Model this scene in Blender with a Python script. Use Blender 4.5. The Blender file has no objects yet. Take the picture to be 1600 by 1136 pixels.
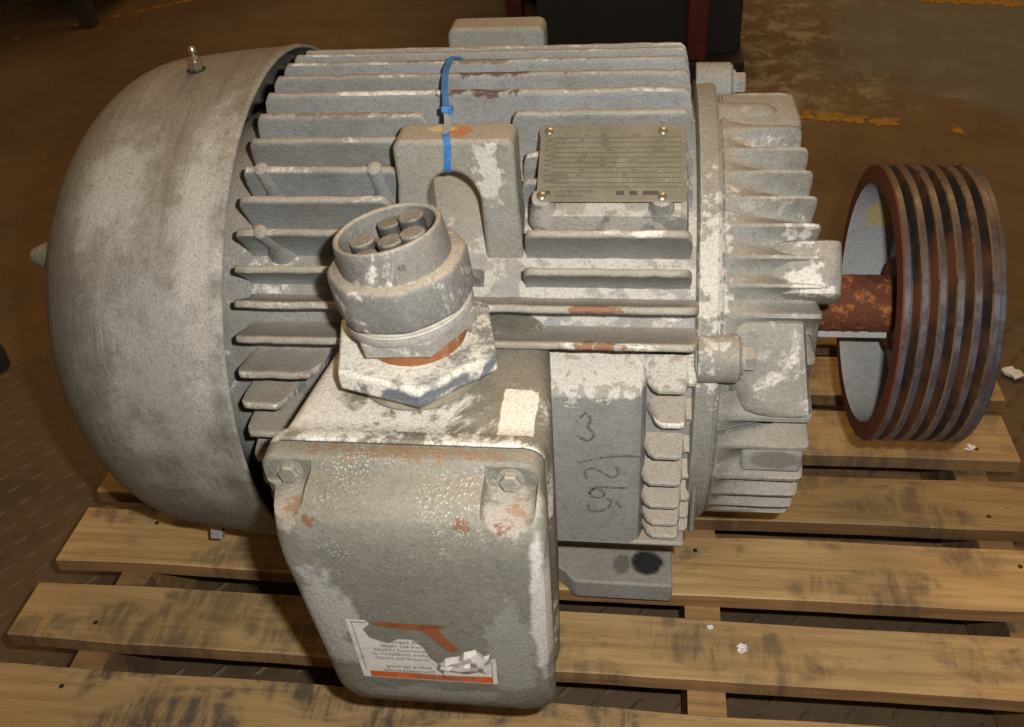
import bpy, math, random
from mathutils import Vector, Matrix
random.seed(7)
R_ = math.radians
C = bpy.context.scene.collection
sc = bpy.context.scene
AX = 0.385          # height of the motor axis above the floor
PT = 0.131          # top of the pallet
# ------------------------------------------------------------------ camera
cam = bpy.data.cameras.new("camera")
camo = bpy.data.objects.new("camera", cam)
C.objects.link(camo)
cr = Vector((0.991, 0.1174, -0.0637)); cu = Vector((-0.0228, 0.6185, 0.7854)); cf = Vector((-0.1316, 0.7769, -0.6157))
CP = Vector((-0.0964, -0.7804, 0.5345 + AX))
M = Matrix(((cr.x, cu.x, -cf.x, CP.x), (cr.y, cu.y, -cf.y, CP.y), (cr.z, cu.z, -cf.z, CP.z), (0, 0, 0, 1)))
camo.matrix_world = M
cam.sensor_width = 36; cam.sensor_fit = 'HORIZONTAL'
cam.lens = 36 * 1469.73 / 1600
cam.clip_start = 0.02; cam.clip_end = 100
cam.dof.use_dof = True; cam.dof.focus_distance = 0.95; cam.dof.aperture_fstop = 13
sc.camera = camo
# ------------------------------------------------------------------ light
W = bpy.data.worlds.new("World"); sc.world = W; W.use_nodes = True
bg = W.node_tree.nodes["Background"]
bg.inputs[0].default_value = (1.0, 0.66, 0.34, 1); bg.inputs[1].default_value = 0.21
# the camera's own flash, up and to the right of the lens
fl = bpy.data.lights.new("camera_flash", 'AREA'); fl.shape = 'RECTANGLE'; fl.size = 0.022; fl.size_y = 0.012
fl.energy = 8.3; fl.color = (1.0, 0.985, 0.94)
flo = bpy.data.objects.new("camera_flash", fl); C.objects.link(flo)
flo.location = CP + cr * 0.05 + cu * 0.036 + cf * 0.01
flo.rotation_euler = (Vector((-0.13, -0.12, AX - 0.02)) - flo.location).to_track_quat('-Z', 'Y').to_euler()
# high-bay lamp of the workshop
hb = bpy.data.lights.new("high_bay_lamp", 'AREA'); hb.shape = 'DISK'; hb.size = 2.4
hb.energy = 76; hb.color = (1.0, 0.60, 0.24)
hbo = bpy.data.objects.new("high_bay_lamp", hb); C.objects.link(hbo)
hbo.location = (0.5, 2.6, 4.6)
hbo.rotation_euler = (Vector((-0.1, 1.2, 0)) - hbo.location).to_track_quat('-Z', 'Y').to_euler()
sc.view_settings.view_transform = 'Standard'; sc.view_settings.look = 'None'
sc.view_settings.exposure = 0.0; sc.view_settings.gamma = 1.0
sc.cycles.max_bounces = 6; sc.cycles.use_denoising = False


# ------------------------------------------------------------------ helpers
class MB:
    def __init__(s): s.v = []; s.f = []; s.m = []
    def add(s, v, f, mi=0):
        o = len(s.v); s.v += [tuple(p) for p in v]
        for q in f: s.f.append(tuple(o + i for i in q)); s.m.append(mi)
    def rings(s, rs, closed=True, cap0=True, cap1=True, mi=0):
        n = len(rs[0]); v = [p for r in rs for p in r]; f = []
        for i in range(len(rs) - 1):
            for j in range(n if closed else n - 1):
                k = (j + 1) % n
                f.append((i * n + j, i * n + k, (i + 1) * n + k, (i + 1) * n + j))
        if cap0: f.append(tuple(reversed(range(n))))
        if cap1: f.append(tuple((len(rs) - 1) * n + j for j in range(n)))
        s.add(v, f, mi)
    def box(s, c, d, rot=None, mi=0):
        v = []
        for x in (-.5, .5):
            for y in (-.5, .5):
                for z in (-.5, .5):
                    p = Vector((x * d[0], y * d[1], z * d[2]))
                    if rot is not None: p = rot @ p
                    v.append(p + Vector(c))
        s.add(v, [(0, 1, 3, 2), (4, 6, 7, 5), (0, 4, 5, 1), (2, 3, 7, 6), (0, 2, 6, 4), (1, 5, 7, 3)], mi)
    def lathe(s, prof, seg, o=(0, 0, 0), ax=(1, 0, 0), closed=False, mi=0, ph=0, cap0=False, cap1=False):
        ax = Vector(ax).normalized(); a = ax.orthogonal().normalized()
        if abs(ax.x) > .9: a = Vector((0, -1, 0))
        b = ax.cross(a); o = Vector(o)
        rs = []
        for t, r in prof:
            rs.append([o + ax * t + (a * math.cos(2 * math.pi * j / seg + ph) + b * math.sin(2 * math.pi * j / seg + ph)) * r for j in range(seg)])
        if closed: rs.append(rs[0])
        s.rings(rs, True, cap0, cap1, mi)
    def tube(s, pts, r, seg=8, mi=0):
        rs = []
        for i, p in enumerate(pts):
            p = Vector(p); d = (Vector(pts[min(i + 1, len(pts) - 1)]) - Vector(pts[max(i - 1, 0)])).normalized()
            a = d.orthogonal().normalized(); b = d.cross(a)
            rs.append([p + (a * math.cos(2 * math.pi * j / seg) + b * math.sin(2 * math.pi * j / seg)) * r for j in range(seg)])
        s.rings(rs, mi=mi)
    def mesh(s, name, mats, angle=35, smooth=True):
        me = bpy.data.meshes.new(name); me.from_pydata(s.v, [], s.f)
        for m in (mats if isinstance(mats, (list, tuple)) else [mats]): me.materials.append(m)
        for p, mi in zip(me.polygons, s.m): p.material_index = mi
        me.update()
        import bmesh
        bm = bmesh.new(); bm.from_mesh(me); bmesh.ops.remove_doubles(bm, verts=bm.verts, dist=1e-6)
        bmesh.ops.recalc_face_normals(bm, faces=bm.faces); bm.to_mesh(me); bm.free()
        if smooth:
            me.shade_smooth(); me.set_sharp_from_angle(angle=R_(angle))
        return me
    def build(s, name, mats, parent=None, angle=35, smooth=True, bevel=0, seg=2):
        o = bpy.data.objects.new(name, s.mesh(name, mats, angle, smooth)); C.objects.link(o)
        if parent is not None: attach(o, parent)
        if bevel:
            m = o.modifiers.new("bevel", 'BEVEL'); m.width = bevel; m.segments = seg; m.limit_method = 'ANGLE'; m.angle_limit = R_(40)
            m.harden_normals = False
        return o


OFF = {}
def attach(o, parent):
    """parent keeps meshes written in the frame of their thing (motor axis frame for the motor)"""
    o.parent = parent
    o.location = OFF.get(parent.name, (0, 0, 0))


def thing(name, label, cat, loc, off=(0, 0, 0), group=None):
    o = bpy.data.objects.new(name, None); C.objects.link(o); o.location = loc
    o.empty_display_size = .05
    o['label'] = label; o['category'] = cat
    if group: o['group'] = group
    OFF[o.name] = off
    return o


def tag(o, label, cat, group=None):
    o['label'] = label; o['category'] = cat
    if group: o['group'] = group
    return o


def rrect(x0, x1, z0, z1, rad, n=5):
    """rounded rectangle outline, rad = (bl, br, tr, tl)"""
    out = []
    for (cx, cz, a0), r in zip(((x0, z0, 180), (x1, z0, 270), (x1, z1, 0), (x0, z1, 90)), rad):
        ccx = cx + (r if cx == x0 else -r); ccz = cz + (r if cz == z0 else -r)
        for i in range(n + 1):
            a = R_(a0 + 90 * i / n); out.append((ccx + r * math.cos(a), ccz + r * math.sin(a)))
    return out


def text_geo(txt, size):
    cu_ = bpy.data.curves.new("t", 'FONT'); cu_.body = txt; cu_.size = size; cu_.fill_mode = 'FRONT'; cu_.resolution_u = 2
    o = bpy.data.objects.new("t", cu_); C.objects.link(o)
    dg = bpy.context.evaluated_depsgraph_get(); me = o.evaluated_get(dg).to_mesh()
    v = [tuple(p.co) for p in me.vertices]; f = [tuple(p.vertices) for p in me.polygons]
    o.evaluated_get(dg).to_mesh_clear(); bpy.data.objects.remove(o); bpy.data.curves.remove(cu_)
    return v, f


# ------------------------------------------------------------------ materials
class NT:
    def __init__(s, name):
        s.mat = bpy.data.materials.new(name); s.mat.use_nodes = True
        s.t = s.mat.node_tree; s.n = s.t.nodes; s.l = s.t.links
        s.b = s.n["Principled BSDF"]
        tc = s.n.new("ShaderNodeTexCoord"); oi = s.n.new("ShaderNodeObjectInfo")
        s.obj = tc.outputs["Object"]; s.rnd = oi.outputs["Random"]
        s.geo = s.n.new("ShaderNodeNewGeometry")
        ad = s.n.new("ShaderNodeVectorMath"); ad.operation = 'MULTIPLY_ADD'
        s.l.new(s.rnd, ad.inputs[0]); ad.inputs[1].default_value = (3.1, 5.7, 2.3); s.l.new(s.obj, ad.inputs[2])
        s.co = ad.outputs[0]
    def set(s, key, v):
        i = s.b.inputs[key]
        if hasattr(v, 'is_output'): s.l.new(v, i)
        else: i.default_value = v
    def noise(s, scale, detail=4, rough=.55, co=None, dist=0.0, sc3=None):
        n = s.n.new("ShaderNodeTexNoise"); n.inputs["Scale"].default_value = scale; n.inputs["Detail"].default_value = detail
        n.inputs["Roughness"].default_value = rough; n.inputs["Distortion"].default_value = dist
        co = co or s.co
        if sc3:
            m = s.n.new("ShaderNodeVectorMath"); m.operation = 'MULTIPLY'; s.l.new(co, m.inputs[0]); m.inputs[1].default_value = sc3; co = m.outputs[0]
        s.l.new(co, n.inputs["Vector"]); return n.outputs["Fac"]
    def ss(s, v, a, b, lo=0.0, hi=1.0):
        m = s.n.new("ShaderNodeMapRange"); m.interpolation_type = 'SMOOTHSTEP'
        s.l.new(v, m.inputs[0]); m.inputs[1].default_value = a; m.inputs[2].default_value = b; m.inputs[3].default_value = lo; m.inputs[4].default_value = hi
        return m.outputs[0]
    def math(s, op, a, b):
        m = s.n.new("ShaderNodeMath"); m.operation = op
        for i, q in enumerate((a, b)):
            if hasattr(q, 'is_output'): s.l.new(q, m.inputs[i])
            else: m.inputs[i].default_value = q
        return m.outputs[0]
    def mix(s, f, a, b):
        m = s.n.new("ShaderNodeMix"); m.data_type = 'RGBA'
        for i, q in ((0, f), (6, a), (7, b)):
            if hasattr(q, 'is_output'): s.l.new(q, m.inputs[i])
            else: m.inputs[i].default_value = q if i == 0 else (*q[:3], 1)
        return m.outputs[2]
    def sep(s, v, k):
        m = s.n.new("ShaderNodeSeparateXYZ"); s.l.new(v, m.inputs[0]); return m.outputs[k]
    def patch(s, c, r, ns=60, amt=.6):
        """mask of a stain at c with radii r and a ragged outline"""
        a = s.n.new("ShaderNodeVectorMath"); a.operation = 'SUBTRACT'; s.l.new(s.obj, a.inputs[0]); a.inputs[1].default_value = c
        b = s.n.new("ShaderNodeVectorMath"); b.operation = 'DIVIDE'; s.l.new(a.outputs[0], b.inputs[0]); b.inputs[1].default_value = r
        d = s.n.new("ShaderNodeVectorMath"); d.operation = 'LENGTH'; s.l.new(b.outputs[0], d.inputs[0])
        v = s.math('ADD', d.outputs["Value"], s.math('MULTIPLY', s.math('SUBTRACT', s.noise(ns, 6, .6, co=s.obj), .5), abs(amt) * 4))
        return s.ss(v, 1.1, .75) if amt > 0 else s.ss(v, 1.45, .35)
    def bump(s, h, strength, dist, prev=None):
        b = s.n.new("ShaderNodeBump"); b.inputs["Strength"].default_value = strength; b.inputs["Distance"].default_value = dist
        s.l.new(h, b.inputs["Height"])
        if prev is not None: s.l.new(prev, b.inputs["Normal"])
        return b.outputs[0]


def cast_mat(name, base=(.225, .215, .18), tan=(.29, .265, .22), blue=(.27, .28, .285), residue=.25, dust=.6, rust=.15, glint_speck=0.0,
             patches=(), rough=.5, bluemix=.5, rscale=16, wash=.5, zone=None, rects=(), edge=.7, rstretch=None, soft=.10, crust=.92, ccol=(.70, .66, .585), ringy=0):
    t = NT(name)
    n1 = t.noise(7, 8, .7); n2 = t.noise(26, 10, .75); n3 = t.noise(150, 5, .75); n4 = t.noise(480, 3, .7)
    c = t.mix(t.ss(n1, .36, .66, 0, bluemix * 1.3), base, blue)
    c = t.mix(t.ss(n2, .40, .72, 0, .8), c, tan)
    c = t.mix(t.ss(t.noise(12, 10, .75, dist=.4), .44, .70, 0, wash), c, tuple(q * w for q, w in zip(base, (.55, .56, .48))))
    c = t.mix(t.ss(n3, .48, .75, 0, .5), c, tuple(q * .5 for q in base))
    # settled dust on faces that look up
    nz = t.sep(t.geo.outputs["Normal"], 2)
    up = t.ss(nz, .35, .95)
    dm = t.math('MULTIPLY', up, t.ss(n2, .25, .6, .45, 1.0))
    c = t.mix(t.math('MULTIPLY', dm, dust), c, (.36, .305, .235))
    # rubbed and powdered edges
    if edge:
        bv = t.n.new("ShaderNodeBevel"); bv.samples = 4; bv.inputs["Radius"].default_value = .0028
        dp = t.n.new("ShaderNodeVectorMath"); dp.operation = 'DOT_PRODUCT'
        t.l.new(bv.outputs[0], dp.inputs[0]); t.l.new(t.geo.outputs["Normal"], dp.inputs[1])
        e = t.ss(dp.outputs["Value"], .985, .86)
        e = t.math('MULTIPLY', e, t.ss(n2, .36, .58, .1, edge))
        c = t.mix(e, c, (.44, .41, .355))
    # white mineral crust
    r1 = t.noise(rscale, 14, .78, dist=.5, sc3=rstretch)
    r2 = t.noise(4.5, 4, .55)
    rr = t.math('ADD', t.math('ADD', r1, t.math('MULTIPLY', r2, .45)), t.math('MULTIPLY', t.math('SUBTRACT', n3, .5), .22))
    rm = t.ss(rr, .95 - residue * .38, .95 + soft - residue * .38)
    c = t.mix(t.math('MULTIPLY', rm, crust), c, ccol)
    if ringy:
        sg = t.noise(1.0, 6, .65, sc3=(130, 7, 7)); c = t.mix(t.math('MULTIPLY', t.ss(sg, .52, .68), t.ss(t.noise(9, 5, .6), .45, .62, 0, ringy)), c, (.40, .385, .35))
        c = t.mix(t.math('MULTIPLY', t.ss(sg, .46, .34), ringy * .7), c, tuple(q * .62 for q in base))
    # rust
    q1 = t.noise(48, 8, .7); q2 = t.noise(9, 3, .5)
    q = t.ss(t.math('ADD', q1, t.math('MULTIPLY', q2, .5)), 1.02 - rust * .3, 1.09 - rust * .3)
    c = t.mix(t.math('MULTIPLY', q, .8), c, (.16, .06, .025))
    for (pc, pr, col, ns, am, op) in patches:
        c = t.mix(t.math('MULTIPLY', t.patch(pc, pr, ns, am), op), c, col)
    for (pc, pr, col, op) in rects:
        a = t.n.new("ShaderNodeVectorMath"); a.operation = 'SUBTRACT'; t.l.new(t.obj, a.inputs[0]); a.inputs[1].default_value = pc
        d = t.n.new("ShaderNodeVectorMath"); d.operation = 'DIVIDE'; t.l.new(a.outputs[0], d.inputs[0]); d.inputs[1].default_value = pr
        e = t.n.new("ShaderNodeVectorMath"); e.operation = 'ABSOLUTE'; t.l.new(d.outputs[0], e.inputs[0])
        mm = t.math('MAXIMUM', t.math('MAXIMUM', t.sep(e.outputs[0], 0), t.sep(e.outputs[0], 1)), t.sep(e.outputs[0], 2))
        mm = t.math('ADD', mm, t.math('MULTIPLY', t.math('SUBTRACT', t.noise(70, 8, .7, co=t.obj), .5), .45))
        c = t.mix(t.ss(mm, 1.03, .97, 0, op), c, col)
    if glint_speck:  # flash glints on droplets and dust, painted as white specks
        v = t.n.new("ShaderNodeTexVoronoi"); v.inputs["Scale"].default_value = 520; t.l.new(t.co, v.inputs["Vector"])
        k = t.ss(v.outputs["Distance"], .32, .14)
        k = t.math('MULTIPLY', k, t.ss(t.noise(24, 6, .7), .46, .66))
        if zone: k = t.math('MULTIPLY', k, t.patch(zone[0], zone[1], 30, .35))
        c = t.mix(t.math('MULTIPLY', k, glint_speck), c, (.85, .83, .78))
    c = t.mix(t.ss(n4, .42, .75, 0, .5), c, tuple(q * .45 for q in base))
    c = t.mix(t.ss(t.noise(330, 4, .75), .58, .74, 0, .45), c, (.46, .43, .37))
    t.set("Base Color", c)
    t.set("Roughness", t.ss(n2, .3, .7, rough - .06, rough + .2))
    t.set("Specular IOR Level", .35)
    b = t.bump(n4, .35, .0012); b = t.bump(n3, .45, .002, b); b = t.bump(r1, .4, .0025, b)
    t.set("Normal", b)
    return t.mat


def plain(name, col, rough=.5, metal=0.0, var=.25, scale=60, bump=.15, col2=None, thr=(.45, .7)):
    t = NT(name)
    n = t.noise(scale, 6, .65); n2 = t.noise(scale * 6, 4, .6)
    c = t.mix(t.ss(n, thr[0], thr[1], 0, 1 if col2 else var * 2), col, col2 or tuple(q * .5 for q in col))
    c = t.mix(t.ss(n2, .4, .8, 0, var), c, tuple(q * .45 for q in col))
    t.set("Base Color", c); t.set("Roughness", rough); t.set("Metallic", metal)
    t.set("Normal", t.bump(n2, bump, .001)); return t.mat


def axis_pt(ang, r, x=0.0):
    a = R_(ang); return Vector((x, -r * math.cos(a), r * math.sin(a)))
RUST = (.15, .045, .016)
FINRUST = [(axis_pt(32.6, .2425, -.128), (.022, .006, .004), (.20, .075, .03), 110, .9, .9), (axis_pt(26, .2425, -.128), (.019, .006, .004), (.20, .075, .03), 110, .9, .9),
           (axis_pt(85.4, .2425, -.222), (.030, .004, .004), (.085, .028, .02), 110, .8, .9), (axis_pt(78.7, .2415, -.230), (.026, .007, .0045), (.075, .022, .018), 90, 1.0, .9),
           (axis_pt(92.1, .2425, -.25), (.05, .004, .003), (.13, .06, .03), 110, .9, .7), (axis_pt(72.1, .2425, -.33), (.05, .004, .003), (.16, .075, .035), 110, 1.1, .6)]
m_fin = cast_mat("grey_fin_paint", base=(.225, .22, .205), tan=(.27, .26, .235), blue=(.265, .28, .295), bluemix=.6, residue=.34, dust=.75, rust=.06, rstretch=(.35, 1.2, 1.2), soft=.26, crust=.7, ccol=(.50, .49, .46), patches=FINRUST)
m_tip = cast_mat("dusty_fin_edge", base=(.28, .26, .215), tan=(.34, .315, .26), blue=(.32, .31, .29), residue=.5, dust=.5, rust=.46, bluemix=.3, rstretch=(.5, 1, 1), patches=FINRUST)
m_body = cast_mat("grey_frame_paint", base=(.21, .205, .185), residue=.34, dust=.7, rust=.10,
                  patches=[((-.13, -.15, .14), (.10, .06, .05), (.56, .52, .45), 50, 1.3, .5)])
m_cowl = cast_mat("grey_cowl_paint", base=(.145, .136, .108), tan=(.195, .18, .148), blue=(.235, .23, .215), residue=.46, dust=.4, rust=.0, bluemix=.1, rscale=46, wash=.14, rstretch=(2.6, .40, .40), soft=.36, crust=.5, ringy=.5, ccol=(.45, .435, .395), edge=.9,
                  patches=[((-.52, -.14, .20), (.035, .05, .06), (.40, .385, .35), 38, -.6, .9), ((-.47, -.20, .06), (.06, .09, .12), (.36, .35, .325), 34, -.6, .75),
                           ((-.44, -.17, .16), (.022, .12, .12), (.44, .42, .38), 46, -.6, .95), ((-.47, -.15, -.17), (.05, .07, .035), (.36, .355, .335), 34, -.6, .8)])
m_box = cast_mat("grey_box_paint", base=(.15, .14, .105), tan=(.20, .185, .145), blue=(.19, .19, .18), residue=.66, edge=.3, dust=.25, rust=.12, rscale=17, bluemix=.2,
                 rects=[((-.178, -.287, .1), (.0125, .026, .02), (.70, .66, .57), 1)],
                 patches=[((-.330, -.24, .1), (.03, .09, .05), (.66, .62, .55), 30, .4, .8)])
m_cover = cast_mat("grey_cover_paint", base=(.150, .146, .116), tan=(.185, .178, .146), blue=(.18, .18, .168), residue=.0, dust=.35, rust=.16, edge=.35, glint_speck=.8, bluemix=.15, wash=.35, zone=((-.25, -.37, .085), (.085, .05, .036)),
                   patches=[((-.1765, -.362, .08), (.016, .026, .012), (.36, .325, .28), 60, .6, .8), ((-.326, -.362, .08), (.014, .026, .012), (.34, .30, .25), 60, .6, .75), ((-.172, -.36, .08), (.006, .01, .006), (.26, .13, .06), 140, 1.4, .6), ((-.322, -.366, .08), (.006, .008, .006), (.26, .13, .06), 140, 1.4, .6), ((-.31, -.388, -.01), (.022, .02, .05), (.36, .355, .34), 40, .5, .8), ((-.24, -.385, -.10), (.08, .02, .014), (.26, .255, .235), 40, .6, .7),
                            ((-.18, -.388, -.03), (.02, .02, .05), (.27, .265, .25), 40, .6, .6),
                            ((-.205, -.379, .083), (.005, .006, .004), RUST, 160, 1.1, .8), ((-.181, -.381, .079), (.005, .006, .004), RUST, 160, 1.1, .8),
                            ((-.309, -.379, .08), (.0045, .006, .004), RUST, 160, 1.1, .8), ((-.25, -.334, .103), (.06, .006, .006), (.24, .12, .05), 130, 1.5, .55),
                            ((-.157, -.37, .0), (.008, .035, .09), (.50, .48, .46), 30, .4, .85)])
m_brk = cast_mat("grey_bracket_paint", base=(.20, .195, .165), residue=.42, dust=.5, rust=.05, rscale=22, soft=.16, patches=[((-.040, -.16, .13), (.012, .06, .07), (.58, .55, .49), 90, 1.3, .7), ((.03, -.135, .152), (.018, .02, .012), (.64, .62, .56), 70, 1.1, .8), ((.035, -.156, .122), (.018, .02, .010), (.64, .62, .56), 70, 1.1, .8)])
m_pad = cast_mat("grey_pad_paint", base=(.225, .225, .215), tan=(.27, .26, .24), blue=(.25, .26, .265), residue=.05, dust=1.0, rust=.0,
                 patches=[((-.14, -.190, .066), (.14, .05, .013), (.55, .52, .46), 110, 1.7, .75)])
m_foot = cast_mat("grey_foot_paint", base=(.23, .225, .21), blue=(.26, .27, .28), residue=.05, dust=.45, rust=.0, bluemix=.7,
                  patches=[((-.082, -.141, -.228), (.018, .0165, .01), (.012, .012, .013), 80, .12, 1), ((-.107, -.144, -.228), (.010, .014, .01), (.10, .095, .085), 80, .3, .8)])
m_lug = cast_mat("grey_lug_paint", base=(.23, .22, .18), residue=.22, dust=.9, rust=.06,
                 patches=[((-.236, -.122, .236), (.014, .010, .008), (.42, .16, .05), 60, .35, .85), ((-.248, -.118, .236), (.012, .006, .008), (.62, .50, .20), 60, .35, .7),
                          ((-.212, -.138, .215), (.010, .012, .03), (.52, .5, .45), 70, 1.1, .75)])
m_dust = cast_mat("dusty_bolt_paint", base=(.19, .18, .15), tan=(.24, .22, .185), residue=.2, dust=.6, rust=.2)
m_darkhole = plain("dark_hole", (.012, .012, .012), .8)
m_gland = cast_mat("zinc_gland", base=(.16, .158, .15), tan=(.22, .205, .175), blue=(.19, .19, .195), residue=.36, dust=1.0, rust=.06, rough=.45)
m_hex = cast_mat("zinc_hex", base=(.27, .26, .24), tan=(.34, .315, .27), blue=(.30, .305, .31), residue=.5, dust=.6, rust=.0, rough=.4)
m_nut = cast_mat("crusted_locknut", base=(.10, .11, .13), tan=(.2, .2, .2), blue=(.16, .18, .22), residue=.66, dust=.35, rust=.04, rscale=20, rough=.35,
                 patches=[((-.26, -.262, .1335), (.060, .060, .005), (.70, .66, .57), 55, .45, .95)])
m_thread = plain("rusty_thread", (.23, .085, .03), .7, 0, .4, 90, .3, (.34, .22, .13))
m_white_thread = plain("dusty_thread", (.40, .375, .33), .7, 0, .3, 90, .2)
m_ring = plain("tan_ring", (.24, .205, .15), .7, 0, .4, 60, .3, (.36, .33, .28))
m_core = cast_mat("dusty_core", base=(.05, .05, .048), tan=(.08, .075, .065), blue=(.055, .055, .055), residue=.0, dust=.6, rust=.0)
m_sleeve = cast_mat("grey_sleeve", base=(.16, .155, .14), tan=(.24, .215, .18), blue=(.15, .15, .145), residue=.40, dust=1.0, rust=.12, rough=.4)
m_shaft = plain("rusted_shaft", (.12, .032, .011), .8, 0, .6, 110, 1.0, (.40, .14, .035), (.5, .68))
m_key = cast_mat("grey_key", base=(.34, .34, .34), residue=.1, dust=.3, rust=.1)
m_blue = plain("blue_plastic", (.025, .13, .36), .35, 0, .35, 120, .1, (.05, .20, .44))
m_greytie = plain("dusty_plastic", (.30, .32, .34), .5)
m_steel = plain("bright_steel", (.45, .40, .30), .3, .9, .3, 200, .1)
m_black = plain("flat_black", (.015, .014, .012), .7)


def plate_mat():
    t = NT("dull_nameplate")
    n = t.noise(40, 8, .65); c = t.mix(t.ss(n, .35, .7), (.135, .122, .085), (.185, .168, .125))
    v = t.n.new("ShaderNodeTexVoronoi"); v.inputs["Scale"].default_value = 600; t.l.new(t.co, v.inputs["Vector"])
    k = t.math('MULTIPLY', t.ss(v.outputs["Distance"], .28, .10), t.ss(t.noise(60, 4, .6), .45, .62))  # sparkle of the plate, painted into the colour as pale dots
    c = t.mix(t.math('MULTIPLY', k, .6), c, (.6, .57, .5)); t.set("Base Color", c)
    t.set("Roughness", .5); t.set("Metallic", .05); t.set("Normal", t.bump(t.noise(300, 4), .2, .001)); return t.mat
m_plate = plate_mat()
m_print = plain("faded_print", (.055, .05, .04), .7, 0, .3, 300)


def pulley_mat():
    t = NT("worn_sheave_land")
    n = t.noise(45, 6, .65); nn = t.noise(11, 4, .6)
    c = t.mix(t.ss(n, .42, .62), (.058, .058, .078), (.085, .085, .105))
    c = t.mix(t.ss(nn, .50, .66, 0, .6), c, (.07, .034, .02))
    c = t.mix(t.math('MULTIPLY', t.ss(t.sep(t.geo.outputs["Normal"], 2), .5, .95), .8), c, (.075, .045, .028))
    c = t.mix(t.ss(t.noise(200, 5, .7), .55, .75, 0, .4), c, (.18, .11, .06))
    t.set("Base Color", c); t.set("Roughness", t.ss(n, .4, .6, .3, .5)); t.set("Specular IOR Level", .6); t.set("Metallic", .3)
    t.set("Normal", t.bump(n, .3, .001)); return t.mat
m_sheave = pulley_mat()


def groove_mat():
    t = NT("grimy_groove")
    n = t.noise(13, 5, .6); f = t.noise(40, 6, .7, sc3=(1, 2, 2))
    c = t.mix(t.ss(n, .44, .66), (.016, .013, .012), (.095, .036, .016)); c = t.mix(t.ss(f, .5, .7, 0, .7), c, (.05, .032, .024))
    t.set("Base Color", c); t.set("Roughness", .5); t.set("Normal", t.bump(f, .4, .001)); return t.mat
m_groove = groove_mat()
m_edge = plain("rubbed_rust_edge", (.24, .13, .065), .45, .3, .5, 60, .3, (.06, .028, .016))
m_rim = plain("rust_rim", (.13, .034, .013), .6, 0, .4, 50, .3, (.085, .024, .011))
m_web = cast_mat("grey_web_paint", base=(.30, .30, .305), tan=(.32, .315, .31), blue=(.33, .335, .35), residue=.05, dust=.1, rust=.05,
                 patches=[((.15, .10, .04), (.02, .03, .02), (.45, .34, .08), 80, .5, .7)])


def wood_mat(name, a, b, d):
    t = NT(name)
    g = t.noise(6, 6, .6, sc3=(1.0, 16, 16), dist=.4); g2 = t.noise(30, 5, .65, sc3=(.8, 14, 14)); big = t.noise(4, 4, .55, sc3=(1, 3, 1))
    c = t.mix(t.ss(g, .38, .66), a, b); c = t.mix(t.ss(g2, .5, .75, 0, .5), c, d)
    c = t.mix(t.ss(big, .4, .7, 0, .45), c, b)
    # rings of a few knots
    v = t.n.new("ShaderNodeTexVoronoi"); v.inputs["Scale"].default_value = 4.2
    m = t.n.new("ShaderNodeVectorMath"); m.operation = 'MULTIPLY'; t.l.new(t.co, m.inputs[0]); m.inputs[1].default_value = (.7, 1.8, .2); t.l.new(m.outputs[0], v.inputs["Vector"])
    dd = v.outputs["Distance"]
    c = t.mix(t.ss(dd, .07, .03, 0, .75), c, (.16, .075, .03))
    # dark handling smears across the grain
    s1 = t.noise(1.0, 7, .7, sc3=(75, 15, 10)); cl = t.noise(1.0, 5, .62, sc3=(8, 17, 1), dist=.5)
    sm = t.math('MULTIPLY', t.ss(cl, .45, .58), t.ss(s1, .36, .60, .14, .95))
    c = t.mix(t.ss(t.noise(1.0, 5, .6, sc3=(4, 190, 190)), .56, .72, 0, .42), c, (.17, .09, .035))
    fr = t.math('FRACT', t.math('MULTIPLY', t.rnd, 7.37), 0)
    c = t.mix(t.math('MULTIPLY', fr, .3), c, (.36, .25, .13))
    sm = t.math('MULTIPLY', sm, t.ss(t.math('FRACT', t.math('MULTIPLY', t.rnd, 13.7), 0), 0, 1, .55, 1.0))
    c = t.mix(sm, c, (.058, .05, .043))
    c = t.mix(t.ss(t.noise(120, 3, .6, sc3=(.4, 1, 1)), .66, .78, 0, .5), c, (.08, .05, .03))
    hs = t.n.new("ShaderNodeHueSaturation"); t.l.new(c, hs.inputs["Color"])
    t.l.new(t.ss(t.rnd, 0, 1, .64, 1.02), hs.inputs["Value"])
    t.set("Base Color", hs.outputs[0]); t.set("Roughness", .62); t.set("Specular IOR Level", .3)
    bb = t.bump(g2, .3, .002); t.set("Normal", t.bump(s1, .15, .002, bb)); return t.mat
m_wood = wood_mat("pallet_pine", (.48, .32, .14), (.345, .21, .085), (.41, .262, .11))
m_wood2 = wood_mat("stringer_pine", (.36, .21, .08), (.24, .125, .05), (.3, .18, .07))
m_side = wood_mat("sawn_edge_pine", (.30, .165, .065), (.20, .10, .04), (.26, .14, .055))
m_nail = plain("nail_head", (.05, .035, .025), .5, .6)


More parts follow.
